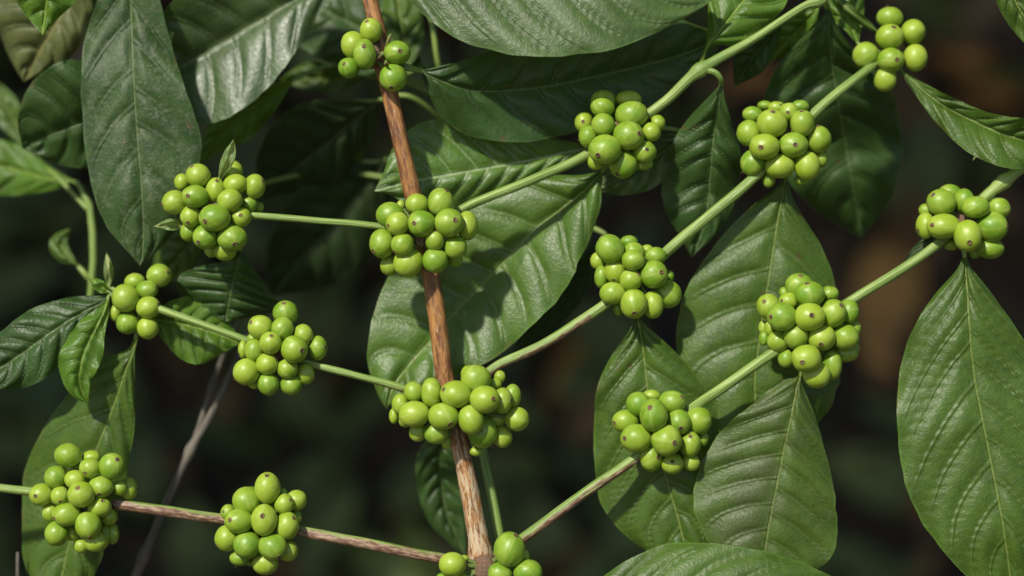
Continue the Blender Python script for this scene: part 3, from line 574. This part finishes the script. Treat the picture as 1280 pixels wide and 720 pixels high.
# ---- thin green shoot at the left
shoot = thing('coffee_shoot', P(100, 3300, 22), 'slim blurred green shoot with soft leaves at the left edge', 'shoot')
tube('stem', [(96, 226, 6.6, 3.2), (106, 236, 6.6, 3.6), (113, 262, 6.6, 4.6), (117, 320, 6.4, 5), (114, 365, 6.6, 5.2), (106, 460, 7.5, 5.4), (100, 800, 9., 6), (96, 1700, 14., 8), (100, 3300, 22., 10)], GREEN, shoot, n=90, seg=12)
leaf(shoot, 'fresh_sunlit', [(92,227,1.5,1.5),(60,222,18,14),(20,212,33,29),(-20,203,36,30),(-75,195,0,0)], [7.4,9.,10.], rip=.5, nv=7, pet=[(104,234,6.8)])
leaf(shoot, 'mid', [(40,196,1,1),(22,160,15,15),(5,130,17,17),(-12,95,0,0)], [9.4,10.,10.6], nv=6, pet=[(110,262,6.6),(70,220,7.4)])
leaf(shoot, 'mid', [(97,332,1,1),(82,318,12,8),(76,304,14,8),(88,285,0,0)], [6.4,6.6,7.], nv=5, pet=[(114,352,6.6,4),(106,342,6.4,4)])

# ---- dry twigs
tw = thing('dry_twig', P(160, 800, 9), 'grey brown leafless twig forking upward in the dark at lower left', 'twig')
tube('stalk', [(150, 900, 7., 6.5), (163, 745, 6., 6), (180, 695, 5.6, 5.4), (207, 630, 5.2, 5.2), (240, 560, 5.0, 5.2), (270, 505, 5.2, 4.4), (296, 450, 6., 3.8), (318, 400, 9., 3.0)], TWIGM, tw, n=90, seg=12, bumps=((180,695,.6,9),(238,563,.55,10),(278,488,.4,8)), wob=.1)
tube('side_shoot', [(239, 562, 5.1, 4.4), (250, 530, 5.4, 4.0), (266, 480, 6.4, 3.7), (284, 430, 8., 3.3), (300, 385, 10., 2.6)], TWIGM, tw, n=50, seg=10, bumps=((266,480,.4,7),), wob=.1)
t2 = tube('dry_stick', [(22, 690, 3.2, 2.0), (22, 720, 3.2, 2.4), (20, 800, 3.4, 2.6), (18, 1100, 5., 3)], TWIGM, None, n=30, seg=8)
tag(t2, 'thin brown stick at the bottom left corner below the long leaf', 'stick')

tube('branch', [(575, 140, 7.2, 4), (556, 105, 6.2, 4), (547, 75, 5.4, 4), (541, 35, 5.2, 3.8), (528, -20, 5.6, 3.4), (510, -90, 6.5, 3)], GREEN, back, n=40, seg=10)

for k, q in enumerate(([(481,62,-.1,1.6),(485,54,-.5,2.4),(487,46,-.7,1.6),(489,42,-.7,.6)], [(478,70,-.2,1.8),(474,72,-.8,1.9),(477,68,-1.1,.8)], [(482,76,-.2,1.8),(482,80,-.9,1.8),(484,78,-1.2,.7)])):
    tube('bud', q, GREEN, plant, n=10, seg=7, age=lambda x, y: .45, wob=.3)
# ================================================================== THE SETTING
def sstep(a, b, x):
    t = max(0., min(1., (x - a) / (b - a))); return t * t * (3 - 2 * t)
def ground_z(x, y):
    h = 1.95 * sstep(.35, 2.5, y + .12 * math.sin(x * 1.7))
    h += .07 * noise.noise(Vector((x * 1.3, y * 1.3, 2.))) + .025 * noise.noise(Vector((x * 6, y * 6, 5.))) * (1 if abs(x) < 4 else 0)
    return h
def ground():
    ys = [-6, -4, -2.5, -1.6] + [-1 + .06 * i for i in range(70)] + [3.4, 4, 5, 7, 10, 16, 30, 60]
    xs = [-60, -30, -14, -7, -4.5, -3] + [-2.4 + .06 * i for i in range(81)] + [3, 4.5, 7, 14, 30, 60]
    v = [(x, y, ground_z(x, y)) for y in ys for x in xs]; W = len(xs)
    f = [(i * W + j, i * W + j + 1, (i + 1) * W + j + 1, (i + 1) * W + j) for i in range(len(ys) - 1) for j in range(W - 1)]
    o = link('ground', mesh('ground', v, f), [SOIL]); o['kind'] = 'structure'
ground()

def small_leaf(v, f, c, dirv, nrm, l, w):       # one folded leaf of ten quads
    t = dirv.normalized(); n = (nrm - t * nrm.dot(t)).normalized(); s = t.cross(n); b = len(v)
    prof = (.06, .55, .95, 1., .62, .0); K = len(prof)
    for i, p in enumerate(prof):
        u = i / (K - 1); m = c + t * (l * u) - n * (l * .22 * u * u)
        for q in (-1, 0, 1): v.append(m + s * (q * w * p * .5) + n * (abs(q) * w * p * .12))
    for i in range(K - 1):
        for q in range(2): f.append((b + i * 3 + q, b + i * 3 + q + 1, b + i * 3 + 3 + q + 1, b + i * 3 + 3 + q))

def rv(): return Vector((random.gauss(0, 1), random.gauss(0, 1), random.gauss(0, 1))).normalized()

# unseen shrubs, added so their crowns keep sun and sky off the bank
def shrub(name, base, label, boxes, trunk, n, lsize=.13):
    t = thing(name, base, label, 'added shade shrub')
    for p in trunk:
        tube('trunk', p, TWIGM, t, n=40, seg=10, world=True)
    v = []; f = []
    tot = sum(w for *_, w in boxes)
    for (x0, x1, y0, y1, z0, z1, w) in boxes:
        for _ in range(int(n * w / tot)):
            c = Vector((random.uniform(x0, x1), random.uniform(y0, y1), random.uniform(z0, z1)))
            dv = rv(); dv.z = -abs(dv.z) * .5 - .1
            nn = (SUN * .8 + Vector((0, 0, .7)) + rv() * .6)
            l = lsize * random.uniform(.7, 1.25); c.z += .0
            small_leaf(v, f, c, dv, nn, l, l * .42)
    link('crown', mesh('crown', v, f), [FOL], t)
    return t
shrub('shade_shrub', (-1.0, .55, 0), 'added shade shrub, unseen beyond the left edge, its crown shading the bank', [(-1.7, -.15, .10, .95, 1.32, 1.95, 1.)],
      [[(-1.0, .55, -.05, .022), (-.98, .53, .7, .02), (-.9, .5, 1.3, .016), (-.75, .48, 1.8, .01)]], 2000)
shrub('shade_shrub', (.98, .62, 0), 'added shade shrub, unseen beyond the right edge, its crown blocking light over the bank', [(-.3, 1.2, .10, .95, 1.32, 1.95, 1.)],
      [[(.98, .62, -.05, .022), (.95, .6, .7, .02), (.85, .55, 1.3, .016), (.6, .5, 1.8, .01)]], 1500)

# leaf litter nobody could count, then the fallen leaves one can tell apart
v = []; f = []
for _ in range(2600):
    x = random.uniform(-1.1, 1.3); y = random.uniform(.55, 2.6)
    if random.random() > .25 + .75 * sstep(-.5, .5, x): continue
    c = Vector((x, y, ground_z(x, y) + random.uniform(.004, .03)))
    g = Vector((0, -.6, .8)); small_leaf(v, f, c, rv(), g + rv() * .5, random.uniform(.05, .12), random.uniform(.025, .05))
LIT = plain('leaf_litter', (.09, .052, .020), (.21, .125, .050), 9., .8, .002)
o = link('leaf_litter', mesh('leaf_litter', v, f), [LIT]); o['kind'] = 'stuff'

def gdepth(x, y):                       # depth (cm) at which the line of sight of a photo point meets the ground
    d = 20.
    while d < 400:
        p = P(x, y, d)
        if p.z < ground_z(p.x, p.y): return d
        d += .5
    return 400.
v = []; f = []
for _ in range(1500):
    x = random.uniform(-1.2, .9); y = random.uniform(.75, 1.9)
    if random.random() < .8 * sstep(-.1, .35, x): continue
    c = Vector((x, y, ground_z(x, y) + random.uniform(.02, .16)))
    dv = rv(); dv.z = -abs(dv.z) * .6
    small_leaf(v, f, c, dv, Vector((0, -.7, .7)) + rv() * .6, random.uniform(.07, .16), random.uniform(.03, .065))
UND = plain('undergrowth_leaf', (.050, .080, .014), (.095, .130, .026), 7., .6, .002)
o = link('undergrowth', mesh('undergrowth', v, f), [UND]); o['kind'] = 'stuff'
def fallen(kind, pts, label, lift=2., **k):
    d = [gdepth(x, y) - lift for x, y in (pts[0][:2], pts[len(pts) // 2][:2], pts[-1][:2])]
    k2 = (D * 100 + d[1]) / (D * 100)
    o = leaf(None, kind, pts, d, name='fallen_leaf', nu=60, hw=7, **k)
    tag(o, label, 'leaf', 'dead leaves on the bank behind the plant'); return o
fallen('dead', [(1120,470,1,1),(1100,440,22,24),(1105,390,42,40),(1112,340,40,44),(1125,300,20,24),(1132,275,0,0)], 'dull orange brown fallen leaf between the dense right cluster and the far right leaf', rip=3., bulge=.5)
fallen('bract', [(1112,268,1,1),(1111,250,14,15),(1113,228,19,19),(1118,200,0,0)], 'small pale green fallen leaf right of the shaded leaf at upper right', rip=2.)
fallen('dry', [(1165,335,1,1),(1160,290,26,24),(1158,235,36,34),(1165,180,32,30),(1172,130,0,0)], 'pale brown fallen leaf standing upright behind the folded right leaf', rip=3., bulge=.4)
fallen('dead', [(1160,60,1,1),(1190,75,14,14),(1225,80,20,18),(1262,95,0,0)], 'brown fallen leaf lying level beside the top right berries', rip=3., bulge=.4)
fallen('dry', [(1175,10,1,1),(1205,16,16,14),(1240,12,18,16),(1275,-10,0,0)], 'pale fallen leaf at the top edge near the right corner', rip=3., bulge=.4)
fallen('dead', [(1200,110,1,1),(1225,120,10,10),(1250,118,12,10),(1278,128,0,0)], 'narrow brown fallen leaf under the right corner', rip=3., bulge=.4)
fallen('dead', [(905,118,1,1),(925,100,12,12),(950,95,14,14),(975,105,0,0)], 'orange brown fallen leaf peeping above the round upper right cluster', rip=2., bulge=.4)
fallen('dead', [(690,520,1,1),(700,480,14,14),(720,440,16,16),(735,400,0,0)], 'brown fallen leaf in the dark right of the widest cluster', rip=3., bulge=.4)

# ------------------------------------------------------------------ settle berry parents
for o, co, w in LOCAL: pass

# ------------------------------------------------------------------ camera, light, world
cam = bpy.data.cameras.new('camera'); co = bpy.data.objects.new('camera', cam); COL.objects.link(co)
co.matrix_world = Matrix.Translation(CAM) @ Matrix((RT, UP, -FW)).transposed().to_4x4()
cam.lens = LENS; cam.sensor_width = SENSOR; cam.clip_start = .01; cam.clip_end = 500
cam.dof.use_dof = True; cam.dof.focus_distance = D - .004; cam.dof.aperture_fstop = 2.6; cam.dof.aperture_blades = 8
S.camera = co
ld = bpy.data.lights.new('sun', 'SUN'); ld.energy = 4.4; ld.angle = math.radians(2.5); ld.color = (1., .94, .82)
lo = bpy.data.objects.new('sun', ld); COL.objects.link(lo); lo.rotation_euler = SUN.to_track_quat('Z', 'Y').to_euler(); lo.location = SUN * 5
W = bpy.data.worlds.new('World'); S.world = W; W.use_nodes = True
nt = W.node_tree; bg = nt.nodes['Background']
sky = nt.nodes.new('ShaderNodeTexSky'); sky.sky_type = 'NISHITA'; sky.sun_disc = False
sky.sun_elevation = math.asin(SUN.z); sky.sun_rotation = math.atan2(SUN.x, SUN.y)
nt.links.new(sky.outputs[0], bg.inputs[0]); bg.inputs[1].default_value = .095
S.view_settings.view_transform = 'Standard'; S.view_settings.look = 'None'; S.view_settings.exposure = .26; S.view_settings.gamma = 1.
S.render.engine = 'CYCLES'
S.render.resolution_x = 1024; S.render.resolution_y = 576
